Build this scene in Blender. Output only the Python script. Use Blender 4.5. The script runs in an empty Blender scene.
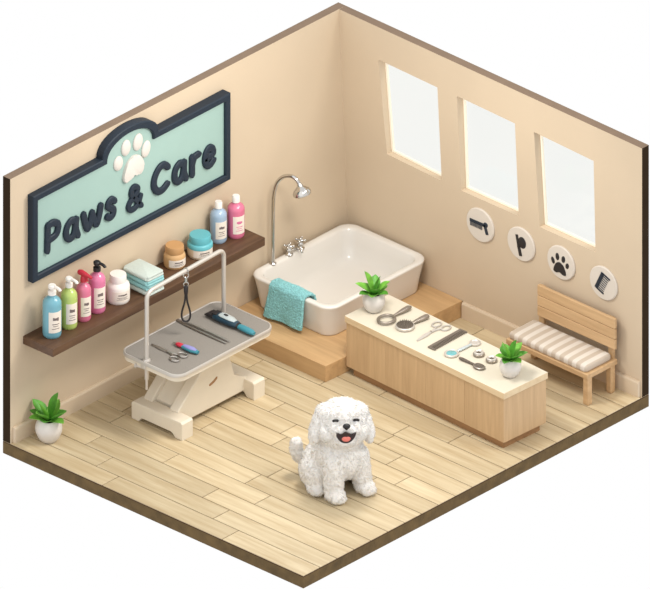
import bpy, bmesh, math, random
from math import pi, sin, cos, sqrt, radians as R
from mathutils import Vector, Matrix, Euler, noise
random.seed(7)
C = bpy.context.scene.collection
V = Vector

# ------------------------------------------------------------------ camera geometry
S = 117.3; EL = math.asin(sqrt(.5275*.4514)); AZ = math.atan(.5275/math.sin(EL))
ax, ay = S*sin(AZ), S*cos(AZ)                    # picture columns per metre of x, y
bx_, by_, bz = S*cos(AZ)*sin(EL), S*sin(AZ)*sin(EL), S*cos(EL)
T = .085                                          # wall thickness
OX = 348.4 + T*(ax-ay); OY = 258.2 + T*(bx_+by_)  # where the inner floor corner shows
def FL(px, py, z=0):                              # point on a level plane
    p = px-OX; q = py-OY+bz*z
    d = -(ax*by_+ay*bx_)
    return ((-p*by_-ay*q)/d, (ax*q-bx_*p)/d)
def LW(px, py, x=.0):                             # point on the left wall (y, z)
    y = (px-OX-ax*x)/ay
    return (y, (OY+bx_*x-by_*y-py)/bz)
def RW(px, py, y=.0):
    x = (px-OX-ay*y)/ax
    return (x, (OY+bx_*x-by_*y-py)/bz)

LX, LY = 3.489-T, 4.337-T                         # room size
def xl(y, z): return -.0626*(z/2.5)*(1+y/LY)      # the walls are very slightly out of true
def yr(x, z): return -.058*(z/2.5)*(1-x/LX)
def HL(y): return 2.5+.082*(-y/LY)
def HR(x): return 2.5-.07*(x/LX)

# ------------------------------------------------------------------ materials
def s2l(c):
    return tuple(((v/255)/12.92 if v/255 <= .04045 else ((v/255+.055)/1.055)**2.4) for v in c)
def nodes(name):
    m = bpy.data.materials.new(name); m.use_nodes = True
    nt = m.node_tree; return m, nt, nt.nodes, nt.links, nt.nodes['Principled BSDF']
def mat(name, rgb, rough=.6, metal=0, var=.0, vscale=8, bump=0, bscale=60, spec=.5, coat=0, sss=0, bdist=.01):
    m, nt, N, L, b = nodes(name)
    col = s2l(rgb)
    b.inputs['Roughness'].default_value = rough; b.inputs['Metallic'].default_value = metal
    b.inputs['Specular IOR Level'].default_value = spec
    b.inputs['Coat Weight'].default_value = coat
    if sss:
        b.inputs['Subsurface Weight'].default_value = sss
        b.inputs['Subsurface Radius'].default_value = (.03, .025, .02)
    tc = N.new('ShaderNodeTexCoord')
    nz = N.new('ShaderNodeTexNoise'); nz.inputs['Scale'].default_value = vscale; nz.inputs['Detail'].default_value = 4
    L.new(tc.outputs['Object'], nz.inputs['Vector'])
    mr = N.new('ShaderNodeMapRange'); mr.inputs['From Min'].default_value = .25; mr.inputs['From Max'].default_value = .75
    mr.inputs['To Min'].default_value = 1-var; mr.inputs['To Max'].default_value = 1+var
    L.new(nz.outputs['Fac'], mr.inputs['Value'])
    vm = N.new('ShaderNodeVectorMath'); vm.operation = 'SCALE'; vm.inputs[0].default_value = col
    L.new(mr.outputs[0], vm.inputs['Scale']); L.new(vm.outputs[0], b.inputs['Base Color'])
    if bump:
        n2 = N.new('ShaderNodeTexNoise'); n2.inputs['Scale'].default_value = bscale; n2.inputs['Detail'].default_value = 3
        L.new(tc.outputs['Object'], n2.inputs['Vector'])
        bp = N.new('ShaderNodeBump'); bp.inputs['Strength'].default_value = bump; bp.inputs['Distance'].default_value = bdist
        L.new(n2.outputs['Fac'], bp.inputs['Height']); L.new(bp.outputs[0], b.inputs['Normal'])
    return m
def wood(name, a, c, axis='x', stretch=12, scale=3.5, rough=.45, island=0, bump=.15):
    m, nt, N, L, b = nodes(name)
    tc = N.new('ShaderNodeTexCoord'); mp = N.new('ShaderNodeMapping')
    sc = [scale*stretch/2]*3; sc['xyz'.index(axis)] = scale/2.5
    mp.inputs['Scale'].default_value = sc
    L.new(tc.outputs['Object'], mp.inputs['Vector'])
    vec = mp.outputs[0]
    if island:
        ge = N.new('ShaderNodeNewGeometry')
        ad = N.new('ShaderNodeVectorMath'); ad.operation = 'MULTIPLY_ADD'
        cb = N.new('ShaderNodeCombineXYZ')
        for i in range(3): L.new(ge.outputs['Random Per Island'], cb.inputs[i])
        L.new(cb.outputs[0], ad.inputs[0]); ad.inputs[1].default_value = (37, 91, 53); L.new(vec, ad.inputs[2])
        vec = ad.outputs[0]
    nz = N.new('ShaderNodeTexNoise'); nz.inputs['Scale'].default_value = 1; nz.inputs['Detail'].default_value = 6
    nz.inputs['Roughness'].default_value = .62; nz.inputs['Distortion'].default_value = .35
    L.new(vec, nz.inputs['Vector'])
    cr = N.new('ShaderNodeValToRGB')
    cr.color_ramp.elements[0].position = .3; cr.color_ramp.elements[1].position = .68
    cr.color_ramp.elements[0].color = (*s2l(a), 1); cr.color_ramp.elements[1].color = (*s2l(c), 1)
    L.new(nz.outputs['Fac'], cr.inputs['Fac'])
    out = cr.outputs[0]
    if island:
        mr = N.new('ShaderNodeMapRange'); mr.inputs['To Min'].default_value = 1-island; mr.inputs['To Max'].default_value = 1+island
        L.new(ge.outputs['Random Per Island'], mr.inputs['Value'])
        vm = N.new('ShaderNodeVectorMath'); vm.operation = 'SCALE'
        L.new(out, vm.inputs[0]); L.new(mr.outputs[0], vm.inputs['Scale']); out = vm.outputs[0]
    L.new(out, b.inputs['Base Color']); b.inputs['Roughness'].default_value = rough
    bp = N.new('ShaderNodeBump'); bp.inputs['Strength'].default_value = bump; bp.inputs['Distance'].default_value = .004
    L.new(nz.outputs['Fac'], bp.inputs['Height']); L.new(bp.outputs[0], b.inputs['Normal'])
    return m
def stripes(name, a, c, width=.1):
    m, nt, N, L, b = nodes(name)
    tc = N.new('ShaderNodeTexCoord'); sx = N.new('ShaderNodeSeparateXYZ'); L.new(tc.outputs['Object'], sx.inputs[0])
    mu = N.new('ShaderNodeMath'); mu.operation = 'MULTIPLY'; mu.inputs[1].default_value = 2*pi/width; L.new(sx.outputs['X'], mu.inputs[0])
    sn = N.new('ShaderNodeMath'); sn.operation = 'SINE'; L.new(mu.outputs[0], sn.inputs[0])
    mr = N.new('ShaderNodeMapRange'); mr.interpolation_type = 'SMOOTHSTEP'
    mr.inputs['From Min'].default_value = -.35; mr.inputs['From Max'].default_value = .35; L.new(sn.outputs[0], mr.inputs['Value'])
    mx = N.new('ShaderNodeMix'); mx.data_type = 'RGBA'
    mx.inputs['A'].default_value = (*s2l(a), 1); mx.inputs['B'].default_value = (*s2l(c), 1)
    L.new(mr.outputs[0], mx.inputs['Factor']); L.new(mx.outputs['Result'], b.inputs['Base Color'])
    b.inputs['Roughness'].default_value = .9
    return m

M = {}
M['wall'] = mat('wall_paint', (201, 183, 159), .85, var=.03, vscale=1.3, bump=.12, bscale=90, spec=.2)
M['walltop'] = mat('wall_top_edge', (128, 108, 90), .9, var=.08, vscale=6, bump=.2)
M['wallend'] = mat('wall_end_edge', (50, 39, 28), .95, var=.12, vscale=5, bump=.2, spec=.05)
M['base'] = mat('baseboard_paint', (208, 190, 166), .6, var=.02)
M['slab'] = mat('slab_edge', (96, 76, 44), .9, var=.3, vscale=9, bump=.5, bscale=25)
M['seam'] = mat('floor_seam', (70, 44, 22), .9, var=.1)
M['floor'] = wood('floor_planks', (178, 157, 122), (205, 189, 157), 'x', 10, 3.2, .42, island=.10)
M['deck'] = wood('deck_wood', (182, 146, 104), (204, 168, 122), 'x', 10, 3, .5)
M['ctop'] = mat('counter_top_laminate', (207, 199, 182), .45, var=.02, vscale=3)
M['cedge'] = wood('counter_edge', (206, 180, 142), (220, 198, 162), 'x', 8, 3, .5)
M['cbody'] = wood('counter_oak', (184, 152, 114), (200, 168, 128), 'z', 14, 4, .55)
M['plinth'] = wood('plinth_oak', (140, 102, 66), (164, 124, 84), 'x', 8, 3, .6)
M['bench'] = wood('bench_wood', (184, 150, 110), (206, 172, 130), 'x', 10, 4, .5)
M['cushion'] = stripes('cushion_ticking', (190, 176, 160), (214, 206, 196), .096)
M['shelf'] = wood('shelf_walnut', (70, 46, 30), (98, 70, 48), 'y', 10, 3.5, .5)
M['tub'] = mat('tub_acrylic', (222, 218, 212), .18, spec=.5, coat=.3)
M['chrome'] = mat('chrome', (205, 203, 200), .13, 1)
M['steel'] = mat('brushed_steel', (196, 190, 184), .3, 1, var=.05, vscale=30)
M['alu'] = mat('satin_aluminium', (204, 198, 191), .38, .5)
M['cream'] = mat('cream_wood', (222, 212, 194), .5, var=.03, vscale=5, bump=.08)
M['mat'] = mat('rubber_mat', (132, 126, 119), .8, var=.07, vscale=120, bump=.3, bscale=220)
M['navy'] = mat('navy_paint', (30, 42, 55), .55, var=.04, bump=.1, spec=.3)
M['letter'] = mat('letter_navy', (33, 44, 57), .5, var=.04, spec=.3)
M['mint'] = mat('mint_panel', (150, 178, 171), .6, var=.02, vscale=4)
M['offwhite'] = mat('off_white_plaster', (208, 202, 195), .6, var=.02, bump=.1)
M['disc'] = mat('disc_white', (208, 199, 188), .6, var=.01)
M['icon'] = mat('icon_black', (34, 32, 34), .5)
M['icon_navy'] = mat('icon_navy', (26, 38, 52), .5)
M['terry'] = mat('terry_teal', (146, 206, 210), .95, var=.2, vscale=55, bump=1, bscale=85, spec=.1, bdist=.02)
M['towel_a'] = mat('towel_pale_grey', (196, 206, 200), .95, var=.04, vscale=40, bump=.6, bscale=120, spec=.1)
M['towel_b'] = mat('towel_pale_teal', (150, 200, 202), .95, var=.04, vscale=40, bump=.6, bscale=120, spec=.1)
M['pot'] = mat('pot_ceramic', (212, 206, 200), .35, var=.02)
M['soil'] = mat('potting_soil', (24, 20, 16), 1, var=.3, vscale=60, bump=1)
M['leaf'] = mat('leaf_green', (116, 178, 66), .5, var=.4, vscale=14, bump=.2)
M['leafd'] = mat('leaf_deep_green', (84, 150, 50), .5, var=.4, vscale=14, bump=.2)
M['fur'] = mat('white_fur', (233, 230, 226), .9, var=.01, vscale=30, bump=.15, bscale=70, spec=.1, sss=.2)
M['black'] = mat('glossy_black', (22, 18, 18), .22)
M['mouth'] = mat('mouth_dark', (38, 16, 14), .4)
M['tongue'] = mat('tongue_pink', (222, 120, 108), .4)
M['blackp'] = mat('black_plastic', (34, 30, 32), .4)
M['teal'] = mat('teal_plastic', (56, 128, 142), .35)
M['tealdark'] = mat('dark_teal_plastic', (26, 56, 72), .35)
M['silverp'] = mat('silver_plastic', (190, 200, 202), .3, .3)
M['purple'] = mat('lavender_plastic', (138, 136, 190), .4)
M['red'] = mat('red_plastic', (190, 42, 62), .4)
M['label'] = mat('label_paper', (228, 218, 206), .6, var=.02)
M['print'] = mat('label_print', (110, 98, 96), .6)
M['bluebot'] = mat('blue_bottle', (108, 164, 180), .25, coat=.3)
M['greenbot'] = mat('lime_bottle', (174, 194, 104), .25, coat=.3)
M['pinkbot'] = mat('pink_bottle', (204, 108, 138), .25, coat=.3)
M['magbot'] = mat('rose_bottle', (208, 114, 152), .25, coat=.3)
M['lavbot'] = mat('pale_blue_bottle', (150, 172, 194), .25, coat=.3)
M['whitep'] = mat('white_plastic', (232, 226, 220), .35)
M['tanjar'] = mat('tan_jar', (200, 160, 112), .4)
M['tanlid'] = mat('tan_lid', (186, 142, 94), .5)
M['teallid'] = mat('teal_lid', (92, 170, 180), .4)
M['creamjar'] = mat('cream_jar', (224, 206, 178), .4)
M['gun'] = mat('warm_grey_metal', (150, 140, 130), .35, .7, var=.05)
M['gundark'] = mat('bristle_pad', (104, 94, 84), .9, var=.35, vscale=90, bump=1, bscale=150)
M['comb'] = mat('comb_grey', (112, 102, 92), .5, .2)
M['mirror'] = mat('teal_mirror', (120, 186, 192), .15, .4)
M['frame'] = mat('window_frame_cream', (244, 236, 220), .5)
m, nt, N, L, b = nodes('window_glass')
tr = N.new('ShaderNodeBsdfTransparent'); tr.inputs[0].default_value = (.965, .97, .955, 1)
gl = N.new('ShaderNodeBsdfGlossy'); gl.inputs['Roughness'].default_value = .05; gl.inputs[0].default_value = (.9, .9, .9, 1)
mx = N.new('ShaderNodeMixShader'); mx.inputs[0].default_value = .02
L.new(tr.outputs[0], mx.inputs[1]); L.new(gl.outputs[0], mx.inputs[2]); L.new(mx.outputs[0], N['Material Output'].inputs[0])
M['glass'] = m

# ------------------------------------------------------------------ mesh helpers
def BM(): return bmesh.new()
def box(bm, c, s, bev=0, rot=None, seg=2):
    r = bmesh.ops.create_cube(bm, size=1)
    vs = r['verts']
    mtx = Matrix.Translation(V(c)) @ (rot.to_4x4() if rot else Matrix.Identity(4)) @ Matrix.Diagonal((*s, 1))
    bmesh.ops.transform(bm, matrix=mtx, verts=vs)
    if bev:
        es = list({e for v in vs for e in v.link_edges})
        bmesh.ops.bevel(bm, geom=es, offset=bev, segments=seg, profile=.5, affect='EDGES')
def box2(bm, a, b, bev=0, seg=2):
    box(bm, [(p+q)/2 for p, q in zip(a, b)], [abs(q-p) for p, q in zip(a, b)], bev, None, seg)
def ell(bm, c, r, rot=None, seg=20):
    q = bmesh.ops.create_uvsphere(bm, u_segments=seg, v_segments=max(8, seg*2//3), radius=1)
    mtx = Matrix.Translation(V(c)) @ (rot.to_4x4() if rot else Matrix.Identity(4)) @ Matrix.Diagonal((*r, 1))
    bmesh.ops.transform(bm, matrix=mtx, verts=q['verts'])
def lathe(bm, prof, seg=32, c=(0, 0, 0), rot=None):
    rings = []
    mt = Matrix.Translation(V(c)) @ (rot.to_4x4() if rot else Matrix.Identity(4))
    for r, z in prof:
        if r < 1e-5: rings.append([bm.verts.new(mt @ V((0, 0, z)))])
        else: rings.append([bm.verts.new(mt @ V((r*cos(2*pi*i/seg), r*sin(2*pi*i/seg), z))) for i in range(seg)])
    skin(bm, rings, closed=True)
def skin(bm, rings, closed=True, cap=False):
    for a, b in zip(rings, rings[1:]):
        n = max(len(a), len(b))
        for i in range(n if closed else n-1):
            j = (i+1) % n
            q = [a[i] if len(a) > 1 else a[0], a[j] if len(a) > 1 else a[0], b[j] if len(b) > 1 else b[0], b[i] if len(b) > 1 else b[0]]
            u = []
            for v in q:
                if v not in u: u.append(v)
            if len(u) > 2:
                try: bm.faces.new(u)
                except ValueError: pass
    if cap:
        for rg in (rings[0], rings[-1]):
            if len(rg) > 2:
                try: bm.faces.new(rg)
                except ValueError: pass
def tube(bm, pts, rad, seg=12, flat=None):
    pts = [V(p) for p in pts]; n = len(pts)
    rs = rad if isinstance(rad, (list, tuple)) else [rad]*n
    rings = []; prev = None
    for i, p in enumerate(pts):
        t = (pts[min(i+1, n-1)]-pts[max(i-1, 0)]).normalized()
        if prev is None:
            h = V((0, 0, 1)) if abs(t.z) < .9 else V((1, 0, 0))
            u = t.cross(h).normalized()
        else:
            u = (prev - t*prev.dot(t)).normalized()
        prev = u; w = t.cross(u)
        rings.append([bm.verts.new(p+(u*cos(2*pi*k/seg)+w*sin(2*pi*k/seg))*rs[i]) for k in range(seg)])
    skin(bm, rings, cap=True)
def arc_pts(pts, rad, k=6):                        # a polyline with rounded corners
    pts = [V(p) for p in pts]; out = [pts[0]]
    for a, b, c in zip(pts, pts[1:], pts[2:]):
        d1 = (a-b).normalized(); d2 = (c-b).normalized()
        p, q = b+d1*rad, b+d2*rad
        for i in range(k+1):
            t = i/k; out.append(p*(1-t)**2+b*2*t*(1-t)+q*t*t)
    out.append(pts[-1]); return out
def prism(bm, outline, z0, z1, bev=0, mtx=None, seg=2):
    a = [bm.verts.new((x, y, z0)) for x, y in outline]; b = [bm.verts.new((x, y, z1)) for x, y in outline]
    n = len(a)
    fs = [bm.faces.new(list(reversed(a))), bm.faces.new(b)]
    for i in range(n): fs.append(bm.faces.new((a[i], a[(i+1) % n], b[(i+1) % n], b[i])))
    if bev:
        es = list({e for f in fs[:2] for e in f.edges})
        r = bmesh.ops.bevel(bm, geom=es, offset=bev, segments=seg, profile=.5, affect='EDGES')
    if mtx: bmesh.ops.transform(bm, matrix=mtx, verts=list(bm.verts))
def rrect(hx, hy, r, k=8, cx=0, cy=0):
    out = []
    for sx, sy, a0 in ((1, 1, 0), (-1, 1, pi/2), (-1, -1, pi), (1, -1, 1.5*pi)):
        for i in range(k+1):
            a = a0+pi/2*i/k
            out.append((cx+sx*(hx-r)+r*cos(a), cy+sy*(hy-r)+r*sin(a)))
    return out
def obj(name, bm, m, parent=None, smooth=False, label=None, ang=40):
    me = bpy.data.meshes.new(name)
    bmesh.ops.recalc_face_normals(bm, faces=bm.faces)
    bm.to_mesh(me); bm.free()
    for mm in (m if isinstance(m, list) else [m]): me.materials.append(mm)
    o = bpy.data.objects.new(name, me); C.objects.link(o)
    if parent: o.parent = parent
    if smooth:
        for p in me.polygons: p.use_smooth = True
        if ang < 180:
            me.set_sharp_from_angle(angle=R(ang))
    if label: o['label'] = label
    return o
def struct(o): o['kind'] = 'structure'; return o
def tag(o, label, cat, group=None):
    o['label'] = label; o['category'] = cat
    if group: o['group'] = group
    return o
def thing(name, label, cat, loc=(0, 0, 0), rot=(0, 0, 0), group=None):
    o = bpy.data.objects.new(name, None); C.objects.link(o)
    o.empty_display_size = .05
    o.location = loc; o.rotation_euler = rot
    return tag(o, label, cat, group)
def copy_thing(src, loc, rot, label):
    c = src.copy(); C.objects.link(c); c.location = loc; c.rotation_euler = rot; c['label'] = label
    for ch in list(src.children):
        d = ch.copy(); C.objects.link(d); d.parent = c
        for g in list(ch.children):
            e = g.copy(); C.objects.link(e); e.parent = d
    return c
def rotz(a): return Matrix.Rotation(a, 3, 'Z')

# ------------------------------------------------------------------ room
# floor: individual boards running along x
bm = BM(); pw = .212; gap = .007; y = -LY; row = 0
rnd = random.Random(11)
x0f = -T; 
while y < T-.01:
    y1 = min(y+pw, T)
    x = -T; first = True
    while x < LX-.01:
        ln = rnd.uniform(.35, 1.5) if first else rnd.uniform(1.0, 1.7)
        if row == 0 and first: ln = 1.15
        first = False
        x1 = x+ln
        if LX-x1 < .3: x1 = LX
        x1 = min(x1, LX)
        box2(bm, (x+gap/2, y+gap/2, -.02), (x1-gap/2, y1-gap/2, 0), .0025, 1)
        x = x1
    y = y1; row += 1
struct(obj('floor', bm, M['floor']))
bm = BM(); box2(bm, (-T, -LY, -.122), (LX, T, -.0125))
box2(bm, (-T-.0, -LY-.0, -.0135), (LX, T, -.006))
for f in bm.faces:
    if f.calc_center_median().z > -.013 : f.material_index = 1
struct(obj('trim_1', bm, [M['slab'], M['seam']]))

def surf_grid(bm, fn, us, vs, skip=()):
    g = [[bm.verts.new(fn(u, v)) for v in vs] for u in us]
    for i in range(len(us)-1):
        for j in range(len(vs)-1):
            if (i, j) in skip: continue
            bm.faces.new((g[i][j], g[i+1][j], g[i+1][j+1], g[i][j+1]))
    return g
# left wall
bm = BM(); n = 12
us = [-LY+(LY+T)*i/n for i in range(n)]+[T]; vs = [i/n for i in range(n+1)]
def lin(u, v):
    z = v*HL(min(u, 0)); return V((xl(min(u, 0), z), u, z))
def lout(u, v):
    z = v*HL(min(u, 0)); return V((xl(min(u, 0), z)-T, u, z))
def lout2(u, v):                                     # outer face follows, back corner stays with the right wall
    p = lout(u, v); return p
us[-1] = 0
gi = surf_grid(bm, lin, us, vs); go = surf_grid(bm, lout, us, vs)
nu, nv = len(us), len(vs)
top, end, oth = [], [], []
for i in range(nu-1):
    top.append(bm.faces.new((gi[i][-1], gi[i+1][-1], go[i+1][-1], go[i][-1])))
    bm.faces.new((gi[i][0], gi[i+1][0], go[i+1][0], go[i][0]))
for j in range(nv-1):
    end.append(bm.faces.new((gi[0][j], gi[0][j+1], go[0][j+1], go[0][j])))
    bm.faces.new((gi[-1][j], gi[-1][j+1], go[-1][j+1], go[-1][j]))
for f in top: f.material_index = 1
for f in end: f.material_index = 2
struct(obj('wall_left', bm, [M['wall'], M['walltop'], M['wallend']]))

# right wall with three window openings
WIN = [((378.3, 59.5), (387, 154), (441.7, 181), (437.4, 87.5)),
       ((457, 96), (461.2, 190.5), (518.8, 216.2), (514.9, 123.5)),
       ((534, 132), (539.7, 227.0), (595.5, 252), (593.6, 161))]
def on_right(px, py):
    yy = 0
    for _ in range(6):
        x, z = RW(px, py, yy); yy = yr(x, z)
    return x, z
wc = [[on_right(*p) for p in w] for w in WIN]        # TL, BL, BR, TR as (x, z)
cols = [[(-T, 0), None, None, (-T, 1)]]
def colpts(top, bot):                                # (x,z) at floor, sill, head, top for one jamb line
    return [(bot[0], 0), bot, top, (top[0], HR(top[0]))]
G = [[(-T, 0), (-T, wc[0][1][1]), (-T, wc[0][0][1]), (-T, HR(0))]]
for w in wc:
    G.append(colpts(w[0], w[1])); G.append(colpts(w[3], w[2]))
G.append([(LX, 0), (LX, wc[2][2][1]), (LX, wc[2][3][1]), (LX, HR(LX))])
# split the wide vertical spans for a smooth surface
bm = BM()
def P(x, z, off):
    xx = max(x, 0)
    return V((x + (xl(0, z) if x < 0 else 0), yr(xx, z)+off, z))
SUB = 4
def refined(col):
    out = [col[0]]
    for k in range(3):
        for s in range(1, SUB+1):
            t = s/SUB; out.append((col[k][0]*(1-t)+col[k+1][0]*t, col[k][1]*(1-t)+col[k+1][1]*t))
    return out
RG = [refined(c) for c in G]
gi = [[bm.verts.new(P(x, z, 0)) for x, z in c] for c in RG]
go = [[bm.verts.new(P(x, z, T)) for x, z in c] for c in RG]
for i in range(len(RG)-1):
    for j in range(3*SUB):
        hole = i in (1, 3, 5) and SUB <= j < 2*SUB
        if not hole:
            bm.faces.new((gi[i][j], gi[i+1][j], gi[i+1][j+1], gi[i][j+1]))
            bm.faces.new((go[i][j], go[i+1][j], go[i+1][j+1], go[i][j+1]))
        else:
            bm.faces.new((gi[i][j], gi[i][j+1], go[i][j+1], go[i][j]))
            bm.faces.new((gi[i+1][j], gi[i+1][j+1], go[i+1][j+1], go[i+1][j]))
            if j == SUB: bm.faces.new((gi[i][j], gi[i+1][j], go[i+1][j], go[i][j]))
            if j == 2*SUB-1: bm.faces.new((gi[i][j+1], gi[i+1][j+1], go[i+1][j+1], go[i][j+1]))
    f = bm.faces.new((gi[i][-1], gi[i+1][-1], go[i+1][-1], go[i][-1])); f.material_index = 1
    bm.faces.new((gi[i][0], gi[i+1][0], go[i+1][0], go[i][0]))
for j in range(3*SUB):
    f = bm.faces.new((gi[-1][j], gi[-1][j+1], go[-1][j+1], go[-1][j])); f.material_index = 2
    bm.faces.new((gi[0][j], gi[0][j+1], go[0][j+1], go[0][j]))
struct(obj('wall_right', bm, [M['wall'], M['walltop'], M['wallend']]))
# windows
for k, w in enumerate(wc):
    cx = sum(p[0] for p in w)/4; cz = sum(p[1] for p in w)/4
    e = bpy.data.objects.new('window_%d' % (k+1), None); C.objects.link(e); e.location = (cx, 0, cz); e['kind'] = 'structure'
    bm = BM()
    outer = [V((p[0]-cx, p[1]-cz)) for p in w]
    fw = .020
    inner = [V((p.x*(1-fw/abs(p.x)) if p.x else 0, p.y*(1-fw/abs(p.y)))) for p in outer]
    yw = yr(cx, cz)
    def ring(pts, yy): return [bm.verts.new((p.x, yy, p.y)) for p in pts]
    y0, y1 = yw+.064, yw+T-.002
    o1, i1, i2, o2 = ring([p*.998 for p in outer], y0), ring(inner, y0), ring(inner, y1), ring([p*.998 for p in outer], y1)
    skin(bm, [o1, i1, i2, o2, o1])
    obj('window_frame', bm, M['frame'], e)
    bm = BM(); vs = [[bm.verts.new((p.x*1.01, yw+yy, p.y*1.01)) for p in inner] for yy in (.070, .076)]
    skin(bm, vs, cap=True)
    obj('window_pane', bm, M['glass'], e)

# baseboards
bm = BM(); prism(bm, [(0, 0), (.03, 0), (.03, .135), (.022, .15), (0, .15)], -LY+.03, -1.655)
bmesh.ops.transform(bm, matrix=Matrix(((1, 0, 0, 0), (0, 0, 1, 0), (0, 1, 0, 0), (0, 0, 0, 1))), verts=bm.verts)
struct(obj('baseboard_left', bm, M['base']))
bm = BM(); prism(bm, [(0, 0), (-.03, 0), (-.03, .135), (-.022, .15), (.0, .15)], 1.335, LX-.02)
bmesh.ops.transform(bm, matrix=Matrix(((0, 0, 1, 0), (1, 0, 0, 0), (0, 1, 0, 0), (0, 0, 0, 1))), verts=bm.verts)
struct(obj('baseboard_right', bm, M['base']))

# ------------------------------------------------------------------ sign on the left wall
sy0, sy1, sz0, sz1 = -4.03, -1.55, 1.497, 2.342
SGN = thing('shop_sign', 'mint green shop sign with navy frame, paw print and raised lettering', 'sign', (0, sy0, sz0), (pi/2, 0, pi/2))
W_, H_ = sy1-sy0, sz1-sz0
acx, aw, ah = -2.805-sy0, .350, .190
def sign_outline(ins):
    pts = [(ins, ins), (W_-ins, ins), (W_-ins, H_-ins)]
    a2, h2 = aw-ins*.9, ah
    k = 20
    for i in range(k+1):
        a = pi*i/k
        pts.append((acx+a2*cos(a), H_-ins+h2*sin(a)**.85))
    pts.append((ins, H_-ins)); return pts
o1, o2 = sign_outline(0), sign_outline(.075)
bm = BM()
def lift(pts, z): return [bm.verts.new((x, y, z)) for x, y in pts]
bi = .008
def offs(pts, d): return sign_outline(d)
r = [lift(sign_outline(0), -.03), lift(sign_outline(0), .058), lift(sign_outline(bi), .066), lift(sign_outline(.062-bi), .066), lift(sign_outline(.062), .058), lift(sign_outline(.062), -.03)]
skin(bm, r+[r[0]])
obj('frame', bm, M['navy'], SGN)
bm = BM(); prism(bm, sign_outline(.058), -.028, .036)
obj('panel', bm, M['mint'], SGN)
# lettering: rounded strokes
def sgn(px, py, d=.05):
    y, z = LW(px, py, d); return (y-sy0, z-sz0)
def capsule_outline_tube(bm, pts, r, depth=.03, z=.03):
    # rounded stroke with a flat-ish face: stacked section
    pts = [V((p[0], p[1])) for p in pts]
    n = len(pts); k = 6
    left, right = [], []
    def nrm(i):
        t = (pts[min(i+1, n-1)]-pts[max(i-1, 0)]).normalized(); return V((-t.y, t.x))
    t0 = (pts[1]-pts[0]).normalized(); t1 = (pts[-1]-pts[-2]).normalized()
    rings = []
    secs = [(0, 0), (1, 0), (1, .7), (.82, .93), (.55, 1.0), (0, 1.02)]   # half section (width, height)
    full = [(-w, h) for w, h in reversed(secs[1:])][:]+[]
    sec = [(-1, 0), (-1, .7), (-.8, .95), (-.45, 1), (.45, 1), (.8, .95), (1, .7), (1, 0)]
    def put(c, u, sc, z0=z):
        return [bm.verts.new((c.x+u.x*w*sc, c.y+u.y*w*sc, z0+depth*h)) for w, h in sec]
    u0 = nrm(0)
    for j in range(k):                                       # round start
        a = pi/2*(1-j/k); rings.append(put(pts[0]-t0*r*sin(a), u0, max(r*cos(a), .0008)))
    for i in range(n): rings.append(put(pts[i], nrm(i), r))
    u1 = nrm(n-1)
    for j in range(1, k+1):
        a = pi/2*j/k; rings.append(put(pts[-1]+t1*r*sin(a), u1, max(r*cos(a), .0008)))
    skin(bm, rings, cap=True)
def smooth(pts, k=5):                                        # catmull-rom
    pts = [V(p) for p in pts]; out = []
    for i in range(len(pts)-1):
        p0 = pts[max(i-1, 0)]; p1 = pts[i]; p2 = pts[i+1]; p3 = pts[min(i+2, len(pts)-1)]
        for j in range(k):
            t = j/k
            out.append(.5*((2*p1)+(p2-p0)*t+(2*p0-5*p1+4*p2-p3)*t*t+(3*p1-p0-3*p2+p3)*t**3))
    out.append(pts[-1]); return out
# glyphs: unit boxes (0..1 wide, baseline 0, x-height .68, cap 1), list of strokes
GL = {
 'P': [[(.12, 0), (.14, .5), (.16, 1)], [(.16, .98), (.5, 1.02), (.86, .9), (.92, .68), (.72, .46), (.16, .38)]],
 'a': [[(.80, .62), (.5, .70), (.2, .56), (.1, .3), (.22, .06), (.5, 0), (.74, .2), (.84, .62)], [(.84, .66), (.82, .3), (.95, 0)]],
 'w': [[(.04, .68), (.14, .3), (.27, .02), (.42, .28), (.5, .58)], [(.5, .58), (.6, .26), (.74, .02), (.88, .32), (.97, .68)]],
 's': [[(.88, .6), (.6, .7), (.28, .64), (.2, .48), (.5, .37), (.8, .26), (.76, .08), (.45, 0), (.12, .08)]],
 '&': [[(.98, .0), (.72, .26), (.34, .62), (.36, .88), (.58, .93), (.76, .8), (.66, .62), (.3, .42), (.12, .22), (.24, .02), (.55, .0), (.82, .18), (.95, .42)]],
 'C': [[(.93, .84), (.72, .99), (.42, .95), (.16, .68), (.1, .36), (.28, .07), (.6, 0), (.9, .14)]],
 'r': [[(.2, .0), (.2, .35), (.2, .68)], [(.22, .42), (.45, .64), (.88, .68)]],
 'e': [[(.16, .32), (.55, .36), (.86, .42), (.76, .63), (.48, .7), (.2, .54), (.12, .28), (.28, .05), (.58, 0), (.86, .12)]],
}
bl = sgn(46.2, 251.5)                                         # baseline of stroke centres
base_v = bl[1]
CAP = .24; rr = .0325
words = [('P', 43.5, 62), ('a', 62.5, 81), ('w', 80.5, 104), ('s', 104, 118), ('&', 124.5, 144), ('C', 150, 171.5), ('a', 171, 189), ('r', 188, 202), ('e', 201.5, 217.5)]
for ch, p0, p1 in words:
    u0 = (p0-OX-ax*.05)/ay-sy0+rr; u1 = (p1-OX-ax*.05)/ay-sy0-rr
    bm = BM()
    for si, st in enumerate(GL[ch]):
        q = smooth([(u0+(u1-u0)*x+.0*y, base_v-(.035 if ch == '&' else 0)+CAP*y*(.93 if ch == '&' else 1)) for x, y in st])
        capsule_outline_tube(bm, q, rr*(.82 if ch in '&' else 1), .026+.002*si, .035)
    obj('letter', bm, M['letter'], SGN, True, label='raised navy character reading %s' % ch)
pe = []
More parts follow.
